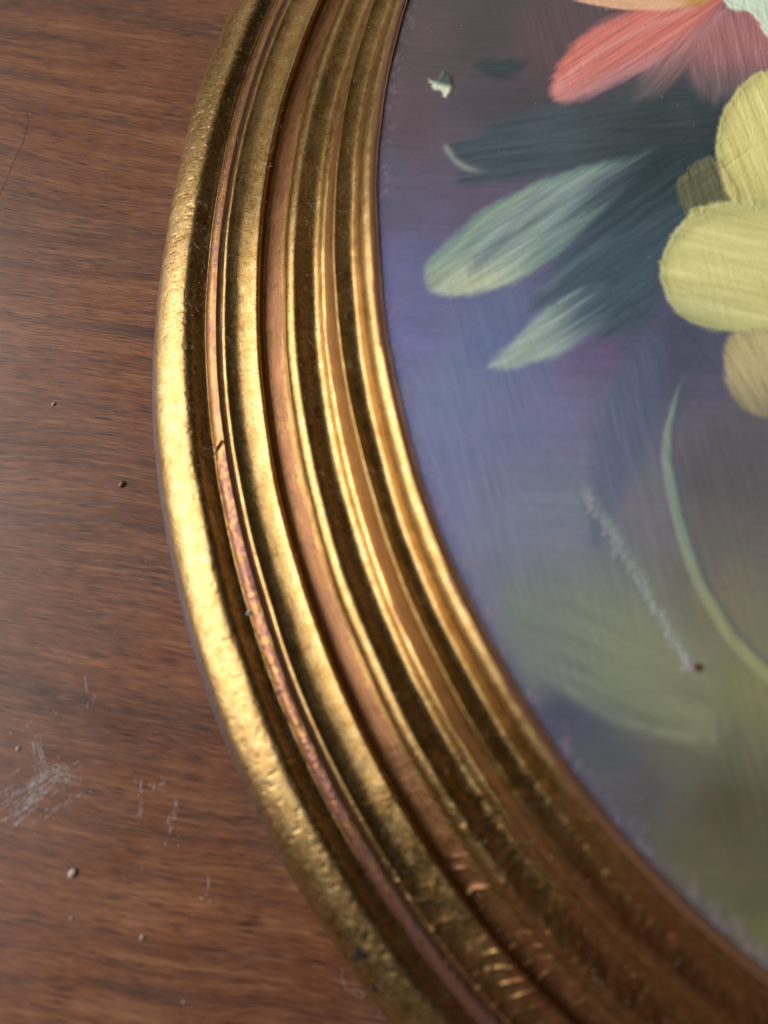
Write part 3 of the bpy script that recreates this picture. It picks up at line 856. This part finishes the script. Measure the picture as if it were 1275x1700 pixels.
def frame_pts(px, d_hint_z):
    """points lying on the moulding's own surface, found from the profile"""
    out = []
    for (u, v) in px:
        z = d_hint_z
        for _ in range(6):
            a, d, i = arc_of(u, v, z)
            z = float(np.interp(-d, -PROF[:, 0], PROF[:, 1]))
        x, y = unproj(u, v, ZP + z * W)
        out.append((float(x), float(y), ZP + z * W))
    return np.array(out)
PROF = np.concatenate([catmull(c, 6) for _, c, _, _ in bands])
order = np.argsort(-PROF[:, 0], kind='stable'); PROF = PROF[order]

# hairline cracks, losses and flecks on the gilding: parts of the frame
def on_frame(name, px, rad, mat, lift=0.00004, **kw):
    P = catmull(frame_pts(px, -.37), 6)
    P[:, 2] += lift
    V, Fq = tube_v(P, rad)
    o = mesh_np(name, V - np.array([CX, CY, 0]), Fq, mat, True, {'wear': np.zeros(len(V))}, parent=frame)
    return o
on_frame('crack', [(425, 845), (432, 870), (438, 895), (447, 920), (458, 945), (470, 968), (486, 1000)], 0.000035, M_HAIR, 0.0)
on_frame('crack', [(353, 738), (360, 741), (366, 747), (374, 750), (380, 744)], 0.00009, M_CHIP, 0.0)
on_frame('crack', [(487, 50), (500, 40), (508, 30), (520, 26)], 0.00004, M_HAIR, 0.0)

def flake(name, px, r, sq, mat, parent=frame, lift=0.0, rz=0.0, label=None):
    V, Fq = lump_v(r, sq, int(px[0] + px[1]))
    c, s = math.cos(rz), math.sin(rz)
    V = V @ np.array([[c, s, 0], [-s, c, 0], [0, 0, 1]])
    p = frame_pts([px], -.37)[0] if parent is frame else None
    o = mesh_np(name, V + p - np.array([CX, CY, 0]) + np.array([0, 0, lift]), Fq, mat, True, {'wear': np.zeros(len(V))}, parent=parent)
    if label: o['label'] = label
    return o
for px, r in (((598, 1580), .0011), ((606, 1585), .0008), ((590, 1590), .0007), ((581, 1546), .00045), ((592, 1542), .0004), ((607, 1550), .0005), ((625, 1640), .0008)):
    flake('gilding_loss', px, r, (1, .75, .3), M_CHIP, lift=0.00005, rz=px[0])
flake('blue_fleck', (405, 1247), .0010, (1, .28, .25), M_BLUE, rz=-1.0, label='blue-grey fleck stuck on the outer bead')
V, Fq = lump_v(.00038, (1, .9, .8), 3)
p = frame_pts([(413, 1018)], -.4)[0]
o = mesh_np('grain', V, Fq, M_DUST); o.location = p + np.array([0, 0, .0002])
tag(o, 'single white grain lying in the frame groove', 'grain')

# thick ridge of paint and blister rings on the painting
parts = []
for k in range(120):
    t = rng.random() ** .8
    u = 975 + 175 * t + rng.normal(0, 7 - 4 * t); v = 822 + 288 * t ** 0.95 + rng.normal(0, 6)
    x, y = unproj(u, v, ZP)
    Vq, Fl = lump_v(rng.uniform(.00008, .00038) * (1.3 if t > .85 else 1), (rng.uniform(1.0, 2.6), .5, .16), k, 7, 5)
    a = rng.uniform(.4, 1.2); c, s = math.cos(a), math.sin(a)
    Vq = Vq @ np.array([[c, s, 0], [-s, c, 0], [0, 0, 1]])
    parts.append((Vq + np.array([float(x) - CX, float(y) - CY, .00003]), Fl))
V, Fq = join(parts)
tag(mesh_np('impasto_ridge', V, Fq, M_RES, True, parent=painting), kind='stuff')
V, Fq = lump_v(.0008, (1, .8, .4), 8)
x, y = unproj(1157, 1108, ZP)
o = mesh_np('paint_scab', V + np.array([float(x) - CX, float(y) - CY, .0001]), Fq, M_CRUMB_B, parent=painting)

# dust fibres and specks: nobody could count them
parts = []
def dust(region, n, zmode, smin, smax, fib):
    for k in range(n):
        u = rng.uniform(region[0], region[2]); v = rng.uniform(region[1], region[3])
        if zmode == 'table':
            x, y = unproj(u, v, 0); p = np.array([float(x), float(y), 0.00003])
            if ((p[0] - CX) / (EA + W)) ** 2 + ((p[1] - CY) / (EB + W)) ** 2 < 1.01: continue
        elif zmode == 'paint':
            x, y = unproj(u, v, ZP); p = np.array([float(x), float(y), ZP + 0.00003])
            if ((p[0] - CX) / EA) ** 2 + ((p[1] - CY) / EB) ** 2 > .98: continue
        else:
            a, d, i = arc_of(u, v, -.3)
            if not (0.03 < d < .97): continue
            p = frame_pts([(u, v)], -.3)[0] + np.array([0, 0, .00005])
        if rng.random() < fib:
            L = rng.uniform(.0006, .0022); a0 = rng.uniform(0, 2 * np.pi)
            P = [p]; z = p[2]
            for q in range(5):
                a0 += rng.normal(0, .5)
                P.append(P[-1] + np.array([math.cos(a0), math.sin(a0), rng.uniform(-.12, .3)]) * L / 5)
            P = np.array(P); P[:, 2] = np.maximum(P[:, 2], z)
            parts.append(tube_v(P, 0.000018, 4))
        else:
            Vq, Fl = lump_v(rng.uniform(smin, smax), (1, .8, .6), k, 6, 4)
            parts.append((Vq + p, Fl))
dust((380, 0, 660, 340), 160, 'frame', .00004, .00010, .25)
dust((270, 300, 640, 620), 260, 'frame', .00004, .00010, .6)
dust((300, 620, 760, 1100), 120, 'frame', .00004, .00010, .4)
dust((500, 1100, 1200, 1700), 130, 'frame', .00005, .00014, .35)
V, Fq = join(parts)
tag(mesh_np('frame_dust', V, Fq, M_FIBRE), 'pale dust specks and short fibres clinging to the gilded frame', 'dust', kind='stuff')
parts = []
dust((0, 0, 420, 1700), 160, 'table', .00004, .00010, .12)
V, Fq = join(parts)
tag(mesh_np('table_dust', V, Fq, M_DUST), 'fine pale dust specks scattered over the wood tabletop', 'dust', kind='stuff')
parts = []
dust((640, 0, 1275, 1500), 150, 'paint', .00005, .00013, .08)
V, Fq = join(parts)
tag(mesh_np('painting_dust', V, Fq, M_DUST), 'fine pale dust specks scattered over the painted surface', 'dust', kind='stuff')
